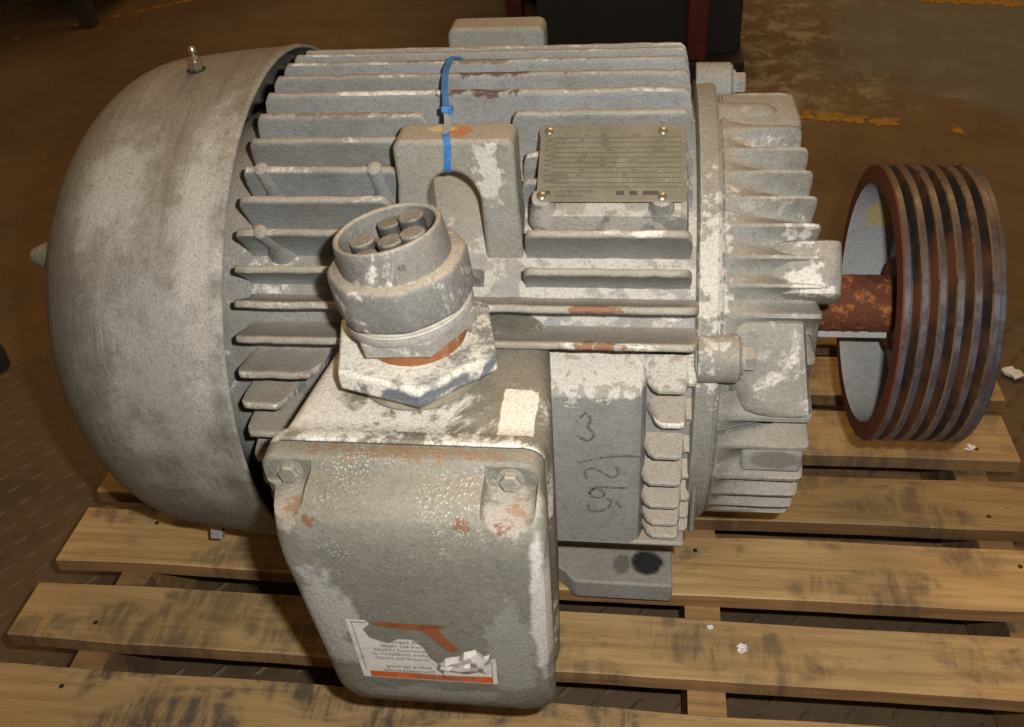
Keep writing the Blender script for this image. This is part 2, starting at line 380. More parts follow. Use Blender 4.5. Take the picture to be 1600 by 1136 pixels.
def floor_mat():
    t = NT("oily_concrete")
    n = t.noise(1.6, 8, .65, dist=.5); n2 = t.noise(9, 8, .7); n3 = t.noise(120, 4, .7)
    c = t.mix(t.ss(n, .35, .65), (.135, .085, .040), (.095, .056, .026)); c = t.mix(t.ss(n2, .5, .72, 0, .6), c, (.06, .038, .02))
    c = t.mix(t.ss(n3, .5, .8, 0, .4), c, (.2, .14, .08))
    k = t.math('MULTIPLY', t.patch((.30, 1.75, 0), (.62, .42, 1), 5, .45), t.ss(t.noise(13, 10, .78, sc3=(1.0, .8, 1), dist=.3), .46, .60))
    c = t.mix(t.math('MULTIPLY', k, .7), c, (.30, .275, .23))
    k = t.patch((1.05, 1.75, 0), (.75, .52, 1), 3, .35); c = t.mix(t.math('MULTIPLY', k, .8), c, (.125, .128, .112))
    t.set("Base Color", c); t.set("Roughness", t.ss(n, .3, .7, .45, .7)); t.set("Specular IOR Level", .3)
    t.set("Normal", t.bump(n3, .2, .003)); return t.mat
m_floor = floor_mat()
m_tread = plain("tread_plate_steel", (.105, .068, .034), .6, .1, .4, 7, .2, (.07, .048, .026))


def line_mat():
    t = NT("worn_yellow_paint")
    n = t.noise(26, 8, .7, sc3=(.8, 1.4, 1))
    c = t.mix(t.ss(t.noise(60, 5), .4, .7), (.34, .18, .012), (.20, .105, .015)); t.set("Base Color", c); t.set("Roughness", .6); return t.mat
m_line = line_mat()
m_mach = plain("black_machine_paint", (.012, .011, .010), .6, 0, .3, 12)
m_red = plain("dark_red_paint", (.10, .010, .008), .5, 0, .4, 20)
m_bench = plain("dark_bench_paint", (.03, .026, .022), .6, 0, .3, 12)
m_rubber = plain("black_rubber", (.012, .011, .01), .75)
m_scrap = plain("white_scrap", (.72, .70, .66), .6, 0, .2, 200)
m_paper = plain("white_label_paper", (.52, .50, .465), .55, 0, .35, 45, .1, (.40, .37, .335), (.5, .7))
m_torn = plain("torn_paper_back", (.22, .20, .165), .7, 0, .4, 60)
m_orange = plain("orange_label_print", (.42, .085, .02), .5, 0, .5, 90, .1, (.5, .13, .04))
m_rprint = plain("rusty_label_print", (.22, .07, .025), .7, 0, .5, 90, .1)
m_ink = plain("marker_ink", (.13, .13, .135), .6, 0, .4, 150)


# ================================================================== THE SETTING
def sheet(name, x0, x1, y0, y1, z, m, kind='structure'):
    b = MB(); b.add([(x0, y0, z), (x1, y0, z), (x1, y1, z), (x0, y1, z)], [(0, 1, 2, 3)])
    o = b.build(name, m, smooth=False); o['kind'] = kind; return o
floor = sheet("floor", -9, 9, -5, 14, 0, m_floor)
# chequer plate laid over the floor round the pallet; its back edge runs diagonally
b = MB()
pl_pts = [(-1.6, -1.2), (1.6, -1.2), (1.6, .62), (.9, .62), (-.9, .62), (-1.6, .02)]
pl_pts = [(-1.7, -1.3), (1.7, -1.3), (1.7, .55), (.75, .55), (-1.05, .43), (-1.7, -.42)]
b.add([(x, y, .004) for x, y in pl_pts] + [(x, y, .0005) for x, y in pl_pts], [tuple(range(6))] + [(i, i + 6, (i + 1) % 6 + 6, (i + 1) % 6) for i in range(6)])
plate = b.build("tread_plate", m_tread, smooth=False); plate['kind'] = 'structure'


def inside(x, y, poly, mar=.02):
    c = False; n = len(poly)
    for i in range(n):
        (x1, y1), (x2, y2) = poly[i], poly[(i + 1) % n]
        if (y1 > y) != (y2 > y) and x < (x2 - x1) * (y - y1) / (y2 - y1) + x1: c = not c
    return c
b = MB(); p_ = .034
for i in range(-60, 61):
    for j in range(-60, 61):
        if (i + j) % 2: continue
        u, v = i * p_ * .72, j * p_ * .72
        x = u * math.cos(R_(8)) - v * math.sin(R_(8)) - .2; y = u * math.sin(R_(8)) + v * math.cos(R_(8)) - .3
        if not inside(x, y, pl_pts) or x < -1.45 or y < -.75 or x > 1.0: continue
        a = R_(53 if (i % 2) else 53) ; L, w, h = .013, .0038, .0021
        d = Vector((math.cos(a), math.sin(a), 0)); e = Vector((-d.y, d.x, 0)); c = Vector((x, y, .004))
        b.add([c - d * L, c - d * L * .4 + e * w, c + d * L * .4 + e * w, c + d * L, c + d * L * .4 - e * w, c - d * L * .4 - e * w,
               c - d * L * .6 + Vector((0, 0, h)), c + d * L * .6 + Vector((0, 0, h))],
              [(0, 6, 1), (1, 6, 7, 2), (2, 7, 3), (3, 7, 4), (4, 7, 6, 5), (5, 6, 0)])
o = b.build("raised_tread", m_tread, plate, angle=20); o['kind'] = 'stuff'


def yellow_line(p0, p1, w, seed, keep):
    """worn paint: many ragged flakes along a stripe, joined"""
    rng = random.Random(seed); b = MB(); p0 = Vector((*p0, 0)); p1 = Vector((*p1, 0)); d = (p1 - p0); L = d.length; d.normalize(); e = Vector((-d.y, d.x, 0))
    n = int(L / .012)
    for i in range(n):
        t = i / n
        if rng.random() > keep(t): continue
        for k in range(7):
            c = p0 + d * (t * L + rng.uniform(-.006, .006)) + e * rng.uniform(-w, w) * .9 + Vector((0, 0, .0008 + rng.uniform(0, .0004)))
            m = 7; ph = rng.uniform(0, 6); R0, R1 = ((.012, w * .55) if rng.random() < .35 else (.0045, w * .2))
            b.add([c + d * math.cos(ph + q * 6.283 / m) * R0 * rng.uniform(.6, 1.2) + e * math.sin(ph + q * 6.283 / m) * R1 * rng.uniform(.6, 1.2) for q in range(m)], [tuple(range(m))])
    o = b.build("floor_line", m_line, smooth=False); o['kind'] = 'structure'; return o
yellow_line((.22, 1.335), (.95, 1.13), .022, 3, lambda t: .95 if t < .17 else (.8 if .2 < t < .34 else .12))
yellow_line((.70, 2.12), (1.3, 1.95), .03, 5, lambda t: 1)
yellow_line((-2.2, 1.86), (-1.2, 2.62), .012, 8, lambda t: .55 if t > .45 else .1)

# ---- workbench at the far left
wb = thing("workbench", "dark steel workbench standing on the brown floor, cut off at top left", "workbench", (-2.4, 2.45, 0))
def wbx(n, c, d, m=m_bench): 
    b = MB(); b.box((c[0] + 2.4, c[1] - 2.45, c[2]), d); return b.build(n, m, wb, bevel=.003)
wbx("leg", (-1.855, 2.068, .375), (.045, .045, .75)); wbx("leg", (-3.3, 1.9, .375), (.05, .05, .75))
wbx("leg", (-1.75, 2.9, .375), (.05, .05, .75)); wbx("leg", (-3.2, 2.9, .375), (.05, .05, .75))
wbx("shade_shelf", (-2.52, 2.55, .15), (1.45, .8, .03)); wbx("bench_top", (-2.5, 2.45, .77), (1.75, 1.15, .04))  # dark low shelf added to stand for the shadow under the bench
# ---- black machine behind the motor, two dark red posts
mc = thing("machine_base", "black machine base with two dark red posts behind the motor", "machine", (-.2, 2.3, 0))
def mcx(n, c, d, m):
    b = MB(); b.box((c[0] + .2, c[1] - 2.3, c[2]), d); return b.build(n, m, mc, bevel=.004)
mcx("cabinet", (-.113, 2.2, .45), (.50, 1.26, .88), m_mach)
mcx("skid", (-.113, 2.18, .03), (.515, 1.36, .055), m_mach)
mcx("side_cabinet", (-.45, 2.55, .45), (.17, .8, .86), m_mach)
mcx("post", (-.47, 1.99, .40), (.045, .045, .78), m_red); mcx("post", (.03, 1.545, .44), (.05, .05, .84), m_red)
mcx("crossbar", (-.50, 2.1, .33), (.16, .03, .05), m_mach)
# ---- rubber bumper cut by the left edge
b = MB(); b.lathe([(0, .034), (.002, .038), (.03, .038), (.045, .03), (.05, .018)], 28, (-1.172, .33, .0), (0, 0, 1), cap0=True, cap1=True)
tag(b.build("rubber_foot", m_rubber), "black rubber foot on the floor at the left edge of the picture", "rubber foot")

# ================================================================== THE PALLET
pal = thing("wooden_pallet", "worn yellow pine pallet with dark smears carrying the grey motor", "pallet", (-.197, 0, 0), (.197, 0, 0))
XL, XR, TH = -.7385, .345, .018
def wood_board(x0, x1, y0, y1, z0, z1, seed, along='x', n=26, wav=.0015):
    rng = random.Random(seed); b = MB(); rs = []
    L = (x0, x1) if along == 'x' else (y0, y1)
    ph = [rng.uniform(0, 6) for _ in range(4)]
    for i in range(n + 1):
        t = L[0] + (L[1] - L[0]) * i / n
        w0 = wav * (math.sin(t * 7 + ph[0]) + .6 * math.sin(t * 19 + ph[1])) + rng.uniform(-.0005, .0005)
        w1 = wav * (math.sin(t * 6 + ph[2]) + .6 * math.sin(t * 23 + ph[3])) + rng.uniform(-.0005, .0005)
        c = .0013
        if along == 'x':
            a0, a1 = y0 + w0, y1 + w1
            rs.append([(t, a0, z0), (t, a0, z1 - c), (t, a0 + c, z1), (t, a1 - c, z1), (t, a1, z1 - c), (t, a1, z0)])
        else:
            rs.append([(x0, t, z0), (x0, t, z1), (x1, t, z1), (x1, t, z0)])
    b.rings(rs)
    if along == 'x':
        for q in range(n * 6):
            if q % 6 in (0, 4): b.m[q] = 1
    return b
deck = [(-.377, -.2905), (-.258, -.187), (-.158, -.079), (-.052, .021), (.0565, .135), (.166, .247), (.2735, .35), (.38, .458)]
str_x = [-.646, -.335, -.024, .29]
nb = MB(); nb.lathe([(0, .0026), (.0006, .0026), (.0009, .002)], 10, (0, 0, 0), (0, 0, 1), cap1=True)
nail_me = nb.mesh("nail", m_nail)
shift = [(-.01, .01), (0, 0), (.002, .006), (-.001, .035), (.006, -.003), (0, .01), (.004, 0), (0, .01)]
for k, (y0, y1) in enumerate(deck):
    s0, s1 = shift[k]
    x1 = XR + s1
    o = wood_board(XL + s0, x1, y0, y1, PT - TH, PT, 20 + k).build("deck_board", [m_wood, m_side], pal, angle=25)
    for sx in str_x:
        for yy in (y0 + .018 + random.uniform(-.004, .004), y1 - .018 + random.uniform(-.004, .004)):
            if random.random() < .45: continue
            q = bpy.data.objects.new("nail", nail_me); C.objects.link(q); q.parent = o; q.location = (sx + random.uniform(-.009, .009), yy, PT - .0002)
for k, sx in enumerate(str_x):
    wood_board(sx - .0178, sx + .0178, -.40, .62, .017, PT - TH - .0003, 50 + k, 'y', 30).build("stringer", m_wood2, pal, angle=25)
for k, (y0, y1) in enumerate([(-.38, -.30), (-.06, .03), (.085, .165), (.40, .48)]):
    wood_board(XL, .285 if k in (1, 2) else XR, y0, y1, .0052, .0168, 80 + k).build("bottom_board", [m_wood2, m_side], pal, angle=25)

# small white scraps lying about
def scrap(x, y, z, s, seed, label):
    rng = random.Random(seed); b = MB()
    for k in range(3):
        c = Vector((rng.uniform(-1, 1), rng.uniform(-1, 1), rng.uniform(.25, .6))) * s * .6
        ring = [c + Vector((math.cos(q * 1.047) * rng.uniform(.4, 1) * s, math.sin(q * 1.047) * rng.uniform(.3, .9) * s, rng.uniform(-.2, .35) * s)) for q in range(6)]
        low = [Vector((p.x * .9, p.y * .9, max(0, p.z - .25 * s))) for p in ring]
        b.rings([low, ring])
    o = b.build("plastic_scrap", m_scrap, angle=20); o.location = (x, y, z); tag(o, label, "scrap", "white plastic scraps lying about"); return o

# ================================================================== THE MOTOR
mot = thing("electric_motor", "big grey finned electric motor caked in white dust with rusty pulley, on the pallet", "electric motor", (0, 0, PT), (0, 0, AX - PT))
# ---- frame barrel
b = MB(); b.lathe([(-.50, .15), (-.46, .19), (-.44, .194), (-.05, .194), (-.05, .12)], 120)
frame = b.build("frame", m_body, mot)
# ---- fins
def fin(ang, x0, x1, r0=.191, r1=.2425, seed=0, lstep=True, rstep=True, w=1.0):
    rng = random.Random(seed + int(ang * 10) + int(x0 * 1000)); b = MB(); rs = []
    w *= .86; xs = [(x0, .35), (x0 + .0015, .66), (x0 + .004, .9), (x0 + .008, 1)] if lstep else [(x0, 1)]
    n = max(2, int((x1 - x0) / .011))
    for i in range(1, n): xs.append((x0 + .008 + (x1 - x0 - .016) * i / n, 1))
    xs += [(x1 - .008, 1), (x1 - .004, .93), (x1 - .0015, .72), (x1, .4)] if rstep else [(x1, 1)]
    a = R_(ang); er = Vector((0, -math.cos(a), math.sin(a))); et = Vector((0, math.sin(a), math.cos(a)))
    for x, h in xs:
        rr = r0 + (r1 - r0) * h + ((rng.uniform(-.0002, .0002) - (.0011 if rng.random() < .03 else 0)) if h == 1 else 0)
        t0 = rng.uniform(-.0004, .0004)
        sec = [(-.0105, r0), (-.0058, r0 + .006), (-.0036, rr - .005), (-.0033, rr - .0014), (-.0018, rr), (.0018, rr), (.0033, rr - .0014), (.0036, rr - .005), (.0058, r0 + .006), (.0105, r0)]
        sec = [(q * w, max(r, r0) if r < rr else rr) for q, r in sec]
        rs.append([Vector((x, 0, 0)) + er * r + et * (q + t0) for q, r in sec])
    b.rings(rs)
    for q, fc in enumerate(b.f[:(len(rs) - 1) * 10]):
        if q % 10 in (3, 4, 5): b.m[q] = 1
    return b.build("cooling_fin", [m_fin, m_tip], mot, angle=50)
LX, RX = -.417, -.056
full = [78.7, 85.4, 92.1, 98.8, 105.5, 112.2, 118.9]
for a in full: fin(a, LX, RX)
for a in (125.6, 132.3, 139, 145.7, 152.4, 159): fin(a, LX, RX)
fin(72.1, LX, -.268); fin(72.1, -.203, RX)
fin(65.6, LX, -.282); fin(65.6, -.192, RX, r1=.224)
fin(58.9, LX, -.284); fin(58.9, -.192, RX, r1=.224)
fin(52.6, LX, -.288)
fin(46.2, LX, -.29); fin(46.2, -.186, RX)
fin(39.2, LX, -.22); fin(39.2, -.186, RX)
fin(32.6, LX, -.05); fin(26.0, LX, -.05)
fin(19.2, LX, -.35, r1=.243)
for a in (12.8, 6.4, 0.0, -6.5, -13, -20): fin(a, LX, -.375, r1=.244)
# round cast bosses on two fins
for (ang, x, rr) in ((58.9, -.397, .0064), (58.9, -.304, .0068), (46.2, -.391, .0064)):
    b = MB(); c = axis_pt(ang, .1, x); d = axis_pt(ang, 1).normalized()
    b.lathe([(.090, rr * 2.6), (.100, rr * 1.7), (.115, rr * 1.1), (.1405, rr * .95), (.1432, rr * .85), (.1446, rr * .55), (.1449, rr * .2)], 20, c, d, cap1=True)
    b.build("fin_boss", m_fin, mot)
# ---- fan cowl: bell shaped shroud
prof = []
for i in range(25):
    a = math.pi / 2 * (1 - i / 24); prof.append((-.52 - .14 * math.sin(a), max(.239 * math.cos(a), .0005)))
prof += [(-.50, .2415), (-.47, .2445), (-.435, .2465), (-.429, .2475), (-.4235, .2485), (-.42, .2478), (-.4188, .2462), (-.4188, .2452), (-.422, .2442), (-.44, .2425), (-.52, .234), (-.60, .19), (-.62, .1), (-.62, .001)]
b = MB(); b.lathe(prof, 160); cowl = b.build("fan_cowl", m_cowl, mot, angle=30)
# nub on the end of the cowl, seen past its rim
b = MB(); b.lathe([(.03, .021), (.014, .0150), (.003, .0118), (-.003, .0095), (-.008, .007), (-.010, .003)], 20, (-.628, -.112, .116), (1, 0, 0), cap1=True)
b.build("cowl_nub", m_cowl, cowl)
for k in range(1, 3):
    a = R_(134 + 120 * k); b = MB()
    b.lathe([(.03, .021), (.014, .0150), (.003, .0118), (-.003, .0095), (-.008, .007), (-.010, .003)], 20, (-.628, .161 * math.cos(a), .161 * math.sin(a)), (1, 0, 0), cap1=True)
    b.build("cowl_nub", m_cowl, cowl)
# drip tab under the cowl
b = MB(); b.box((-.5395, -.1405, -.2075), (.013, .009, .022), Matrix.Rotation(R_(-32), 3, 'X')); b.box((-.536, -.136, -.199), (.030, .010, .006), Matrix.Rotation(R_(-32), 3, 'X'))
b.build("drip_tab", m_foot, cowl, bevel=.001)
# grease fitting in its hole
b = MB(); b.lathe([(.0003, .0085), (.0006, .0085)], 24, (-.4895, -.004, .2432), (0, 0, 1), cap1=True)
b.build("fitting_hole", m_darkhole, cowl)
b = MB(); g = (-.4893, -.004, .2435)
b.lathe([(0, .0062), (.0075, .0062), (.0082, .0055)], 6, g, (.05, 0, 1), cap1=True)
b.lathe([(.008, .0042), (.011, .0042), (.0125, .0026), (.0145, .0024), (.016, .0036), (.0185, .0037), (.0205, .0026), (.021, .001)], 16, g, (.05, 0, 1), cap1=True)
b.build("grease_fitting", m_steel, mot)

# ---- lifting lugs (front, and its mirror behind)
def lug(sgn):
    arch = []; cx_, zt, hw = -.2405, .2105, .0212
    for i in range(17):
        a = math.pi * i / 16; arch.append((cx_ + hw * math.cos(a), zt - hw * 1.25 + hw * 1.25 * math.sin(a)))
    arch = [(cx_ + hw, .128)] + arch + [(cx_ - hw, .128)]
    x0, x1, zt2 = -.2835, -.1905, .2365
    outer = [(x1 + .003, .118), (x1 + .001, .17), (x1, .20)]
    for i in range(7):
        a = R_(90 * i / 6); outer.append((x1 - .008 + .008 * math.cos(a), zt2 - .008 + .008 * math.sin(a)))
    for i in range(7):
        a = R_(90 + 90 * i / 6); outer.append((x0 + .008 + .008 * math.cos(a), zt2 - .008 + .008 * math.sin(a)))
    outer += [(x0, .20), (x0 - .004, .17), (x0 - .006, .118)]
    m = len(arch); n = len(outer); b = MB()
    for y in (-.1395, -.106): b.add([(x, y * sgn, z) for x, z in outer + arch], [])
    N = n + m; f = []
    loop = list(range(n)) + list(range(n + m - 1, n - 1, -1))
    f += [tuple(loop), tuple(N + q for q in reversed(loop))]
    for i in range(n - 1): f.append((i, N + i, N + i + 1, i + 1))
    for j in range(m - 1): f.append((n + j, n + j + 1, N + n + j + 1, N + n + j))
    f += [(0, n, N + n, N), (n - 1, N + n - 1, N + n + m - 1, n + m - 1)]
    b.f += f; b.m += [0] * len(f)
    return b.build("lifting_lug", m_lug, mot, angle=40, bevel=.0035, seg=3)
lug(1); lug(-1)
# raised pad of the frame under the nameplate
b = MB(); rs = []
for x, rr in ((-.178, .192), (-.175, .218), (-.170, .2235), (-.066, .2235), (-.061, .218), (-.058, .192)):
    rs.append([axis_pt(49 + 2.05 * i, rr if 0 < i < 11 else rr - .02, x) for i in range(12)])
b.rings(rs, closed=False, cap0=False, cap1=False); b.build("plate_seat", m_body, mot)

# ---- nameplate on four screw bosses
PA = R_(61); er = Vector((0, -math.cos(PA), math.sin(PA))); et = Vector((0, math.sin(PA), math.cos(PA)))
def npt(u, v, h=0): return Vector((-.119 + u, 0, 0)) + er * (.2345 + h) + et * v
hw, hh = .0565, .0352
out = rrect(-hw, hw, -hh, hh, (.006, .003, .004, .006), 4)
b = MB(); b.rings([[npt(u, v, 0) for u, v in out], [npt(u, v, .0012) for u, v in out]])
npl = b.build("nameplate", m_plate, mot, angle=30, bevel=.0004)
npl['label'] = "dull tan metal nameplate with fine ruled print"
for (u, v) in ((-.05, .029), (.0385, .0285), (-.0525, -.0305), (.0385, -.031)):
    b = MB(); b.lathe([(-.030, .0130), (-.013, .0100), (-.006, .0084), (-.0005, .0078), (.0002, .0070)], 20, npt(u, v, 0), er, cap1=True); b.build("plate_boss", m_body, mot)
    b = MB(); b.lathe([(.0012, .0036), (.0022, .0034), (.0029, .0022), (.0031, .0008)], 16, npt(u, v, 0), er, cap1=True); b.build("screw", m_steel, npl)
b = MB(); rng = random.Random(4)
def onplate(txt, u, v, s):
    vv, ff = text_geo(txt, s); b.add([npt(u + p[0], v + p[1], .0015) for p in vv], ff)
def bar(u0, u1, v, w=.00022): b.add([npt(u0, v - w, .0014), npt(u1, v - w, .0014), npt(u1, v + w, .0014), npt(u0, v + w, .0014)], [(0, 1, 2, 3)])
rows = ["CAT. NO.", "SPEC.", "FRAME", "HP", "VOLTS", "AMPS", "RPM", "HZ", "NEMA NOM. EFF.", "BEARINGS"]
for i, tx in enumerate(rows):
    v = .024 - i * .0046
    bar(-.046, .053, v - .0012)
    if i: onplate(tx, -.052, v, .0026)
    for c, t2 in zip((-.024, -.006, .012, .03), (("SER.",), ("DES.",), ("PH.", "CODE"), ("S.F.", "P.F.", "CLASS"))):
        if rng.random() < .6: onplate(rng.choice(t2), c + rng.uniform(-.004, .004), v, .0027)
onplate("ELECTRIC MOTOR", -.042, -.0275, .0034); onplate("MADE IN U.S.A.", -.042, -.0315, .0032)
bar(-.05, .053, -.0225)
for u in (.004, .014, .024, .030):
    bar(u, u + .006, -.0278, .0018)
bar(-.05, -.046, -.0275, .0018)
b.build("plate_print", m_print, npl, smooth=False)

# ---- flat pad on the side with its fins and crayon number
PY = -.213
b = MB()
padprof = [(-.150, .086), (-.178, .074), (-.206, .060), (PY, .0525), (PY, -.116), (-.209, -.122), (-.12, -.130)]
rs = []
for x in (-.24, -.100, -.092, -.088): rs.append([(x, y + ({-.092: .004, -.088: .016}.get(x, 0) if y < -.19 else 0), z) for y, z in padprof])
b.rings(rs, closed=True)
pad = b.build("side_pad", m_pad, mot, angle=30, bevel=.002)
# recessed wall right of the pad, behind the short fins
b = MB(); b.rings([[(x, y, z) for y, z in ((-.14, .09), (-.176, .078), (-.190, .055), (-.190, -.112), (-.10, -.124))] for x in (-.094, -.0455)]); b.build("pad_wall", m_pad, mot, bevel=.003)
b = MB(); b.rings([[(x, y, z) for y, z in ((-.16, .088), (-.198, .062), (-.203, .05), (-.203, -.110), (-.197, -.118), (-.10, -.124))] for x in (-.0475, -.0425)]); b.build("pad_end_wall", m_pad, mot, bevel=.002)
for k, (zt, x0) in enumerate(((.0620, -.083), (.0262, -.079), (-.0085, -.084), (-.0395, -.087), (-.0668, -.086), (-.0885, -.084), (-.1052, -.083))):
    b = MB(); rs = []
    for x, yo in ((x0 - .012, -.186), (x0 - .006, -.199), (x0 - .001, -.2105), (x0 + .004, PY - .0015), (-.062, PY - .0015), (-.0585, PY), (-.057, -.2085), (-.056, -.2045), (-.0515, -.2045), (-.049, -.202), (-.0478, -.196)):
        th = .0040
        rs.append([(x, -.185, zt + .0135), (x, yo * .55 - .185 * .45, zt + .0052), (x, yo + .0015, zt + .0016), (x, yo, zt), (x, yo, zt - th * .6), (x, yo + .0015, zt - th), (x, -.185, zt - th * 1.4)])
    b.rings(rs)
    for q in range((len(rs) - 1) * 7):
        if q % 7 in (2, 3): b.m[q] = 1
    b.build("pad_fin", [m_pad, m_tip], mot, angle=28)
# bottom lip of the pad
b = MB(); b.rings([[(x, y, z) for y, z in ((-.14, -.116), (-.2105, -.116), (-.2125, -.1185), (-.2105, -.1215), (-.14, -.1235))] for x in (-.25, -.052)]); b.build("pad_lip", m_pad, mot, bevel=.001)
strokes = [[(905, 655), (918, 640), (925, 652), (918, 662), (930, 672), (920, 684), (906, 676)],
           [(905, 716), (935, 707), (965, 703), (997, 703)],
           [(917, 740), (913, 728), (925, 722), (940, 730), (952, 738), (962, 731), (958, 720)],
           [(920, 764), (925, 755), (938, 757), (943, 765), (933, 771), (922, 768), (920, 760), (930, 752), (950, 753), (975, 752)],
           [(918, 780), (918, 792), (935, 793), (948, 785), (952, 775), (945, 770)], [(958, 775), (966, 786)]]
b = MB()
def pad_pt(a, c):
    return Vector((-.1284 + (a - 930) * .000605, PY - .0006, .0534 - (c - 620) * .000757))
rng = random.Random(2)
for st in strokes:
    pts = [pad_pt(*q) for q in st]; fine = []
    for i in range(len(pts) - 1):
        for k in range(9): fine.append(pts[i].lerp(pts[i + 1], k / 9))
    fine.append(pts[-1])
    for _ in range(8): fine = [fine[0]] + [(fine[i - 1] + fine[i] * 2 + fine[i + 1]) / 4 for i in range(1, len(fine) - 1)] + [fine[-1]]
    for i in range(len(fine) - 1):
        d = (fine[i + 1] - fine[i])
        if d.length < 1e-6 or rng.random() < .10: continue
        d.normalize(); e = Vector((-d.z, 0, d.x)) * rng.uniform(.0007, .0016)
        b.add([fine[i] - e, fine[i + 1] - e, fine[i + 1] + e, fine[i] + e], [(0, 1, 2, 3)])
b.build("crayon_number", m_ink, pad, smooth=False)
# ---- feet
def foot_mesh(sgn):
    b = MB(); o = [(-.40, -.17), (-.30, -.17), (-.29, -.152), (-.172, -.152), (-.164, -.158), (-.156, -.168), (-.15, -.170), (-.0562, -.170), (-.0562, -.03), (-.40, -.03)]
    b.rings([[(x, y * sgn, z) for x, y in o] for z in (-.2535, -.228)])
    b.rings([[(x, y * sgn, z) for x, y in ((-.40, -.12), (-.058, -.12), (-.058, -.02), (-.40, -.02))] for z in (-.24, -.14)])
    b.rings([[(x, y * sgn, z) for x, y in ((-.385, -.165), (-.375, -.165), (-.375, -.05), (-.385, -.05))] for z in (-.235, -.14)])
    return b.build("foot", m_foot, mot, bevel=.0025)
foot = foot_mesh(1); foot_mesh(-1)
b = MB(); b.lathe([(.0002, .0115), (.0005, .0115)], 28, (-.0820, -.141, -.228), (0, 0, 1), cap1=True); b.build("bolt_hole", m_darkhole, foot)

# ---- drive-end bracket: flange ring, scalloped shell, ribs, bolts
b = MB(); b.lathe([(-.052, .17), (-.052, .206), (-.050, .2095), (-.0365, .2105), (-.0335, .2085), (-.033, .19)], 120)
flange = b.build("bracket_flange", m_brk, mot)
b = MB()
b.lathe([(-.034, .200), (-.026, .190), (.0, .180), (.030, .166), (.0405, .160), (.045, .14), (.055, .09), (.062, .085), (.064, .078), (.064, .03)], 120)
brk = b.build("end_bracket", m_brk, mot, angle=40)
ridges = [101.5, 80, 72.6, 65.5, 58.6, 51.8, 44.4, 38, 31.5, 20, 6.2, -1.0, -12.5, -20.5, -29, -37.5, -46, -54, -62, -70] + [-78 - 7.2 * k for k in range(23)]
ridges = [a for a in ridges if a > -246]
rise = {101.5: .034, 80: .034, 72.6: .037, 65.5: .039, 58.6: .041, 51.8: .043, 44.4: .046, 38: .045, 31.5: .045}
def rib_segment(ang, lo, hi, R, x1, seed):
    rng = random.Random(seed); b = MB(); rs = []; n = 10
    for x, dep, dr in ((-.0335, 0, -.004), (-.030, .0, .0), (-.024, .002, .0), (-.012, .007, .0), (.004, .0125, 0), (.020, .018, 0), (x1 - .008, .0225, -.0002), (x1 - .003, .024, -.0012), (x1 - .0008, .026, -.0035), (x1, .028, -.0075), (x1 - .001, .045, -.03)):
        row = []
        for sd, lim in ((-1, lo), (1, hi)):
            for i in (range(n, -1, -1) if sd < 0 else range(1, n + 1)):
                u = i / n
                v = max(0, u - .10) / .90
                g = 1 - (1 - v) ** 2.3
                if sd > 0: g = 1 - (1 - v) ** 1.5
                row.append(axis_pt(ang + (lim - ang) * u, R + dr - dep * g * min(1.25, abs(lim - ang) / 3.4) + rng.uniform(-.0002, .0002), x))
        rs.append(row)
    b.rings(rs, closed=False, cap0=False, cap1=False)
    return b.build("bracket_rib", m_brk, brk, angle=50)
for k, a in enumerate(ridges):
    up_ = (ridges[k - 1] + a) / 2 if k else a + 3.6
    dn_ = (ridges[k + 1] + a) / 2 if k + 1 < len(ridges) else a - 3.6
    rib_segment(a, dn_, up_, .188 if a == 20 else .2 if a > 0 or a < -80 else .2045, rise.get(a, .044 if a > -40 else .036), k)
# smooth curved drain panel with its overhanging lower edge
b = MB(); rs = []
for a_, dr in ((31.0, -.012), (29.5, -.004), (27, -.0035), (22, -.004), (17, -.002), (13, .0015), (10.4, .0055), (9.0, .0070), (8.2, .0055), (7.6, -.002), (7.2, -.014)):
    lo_ = max(-.026, -.010 - .0012 * (a_ - 8))
    rs.append([axis_pt(a_, rr + dr * k, x) for x, rr, k in ((lo_ - .008, .187, 0), (lo_, .1955, .25), (lo_ + .010, .199, .7), (.012, .2, 1), (.028 + .0004 * (20 - a_), .2, 1), (.034 + .0004 * (20 - a_), .198, 1), (.0365 + .0004 * (20 - a_), .192, 1), (.0365, .16, 0), (lo_ - .008, .16, 0))])
b.rings(rs); b.build("drain_panel", m_brk, brk, angle=40)
# flat window between lower ribs
b = MB(); b.box((.016, -.1895, -.021), (.050, .022, .030)); 
wm = cast_mat("window_paint", base=(.30, .30, .29), residue=.1, dust=.3, rust=0, patches=[((.018, -.2025, -.02), (.024, .02, .0105), (.15, .14, .115), 40, .25, .9)])
b.build("cast_window", wm, brk, bevel=.005, seg=3)
# bearing nose lug at the side of the shaft
b = MB(); rs = []
for x, k in ((.0, .5), (.02, .9), (.048, 1), (.0545, .97), (.058, .88), (.0595, .7)):
    rs.append([axis_pt(q, (.165 + (r - .165) * k), x) for q, r in ((34, .160), (35.2, .186), (36.5, .196), (40, .1985), (45, .1985), (48.5, .196), (49.8, .186), (51, .160))])
b.rings(rs); b.build("bracket_lug", m_brk, brk, angle=50)
# long cast boss at the top
b = MB(); c = axis_pt(89, .186, -.034)
b.lathe([(0, .019), (.034, .0185), (.044, .017), (.050, .013), (.0535, .007), (.0545, .002)], 24, c, (1, 0, 0), cap1=True); b.build("cast_boss", m_brk, brk)
b = MB(); b.rings([[(x, y, z) for y, z in ((-.03, .17), (-.027, .194), (-.02, .1985), (.028, .199), (.04, .19), (.045, .17))] for x in (-.03, .030, .0345)]); b.build("bracket_cap", m_brk, brk, bevel=.003)
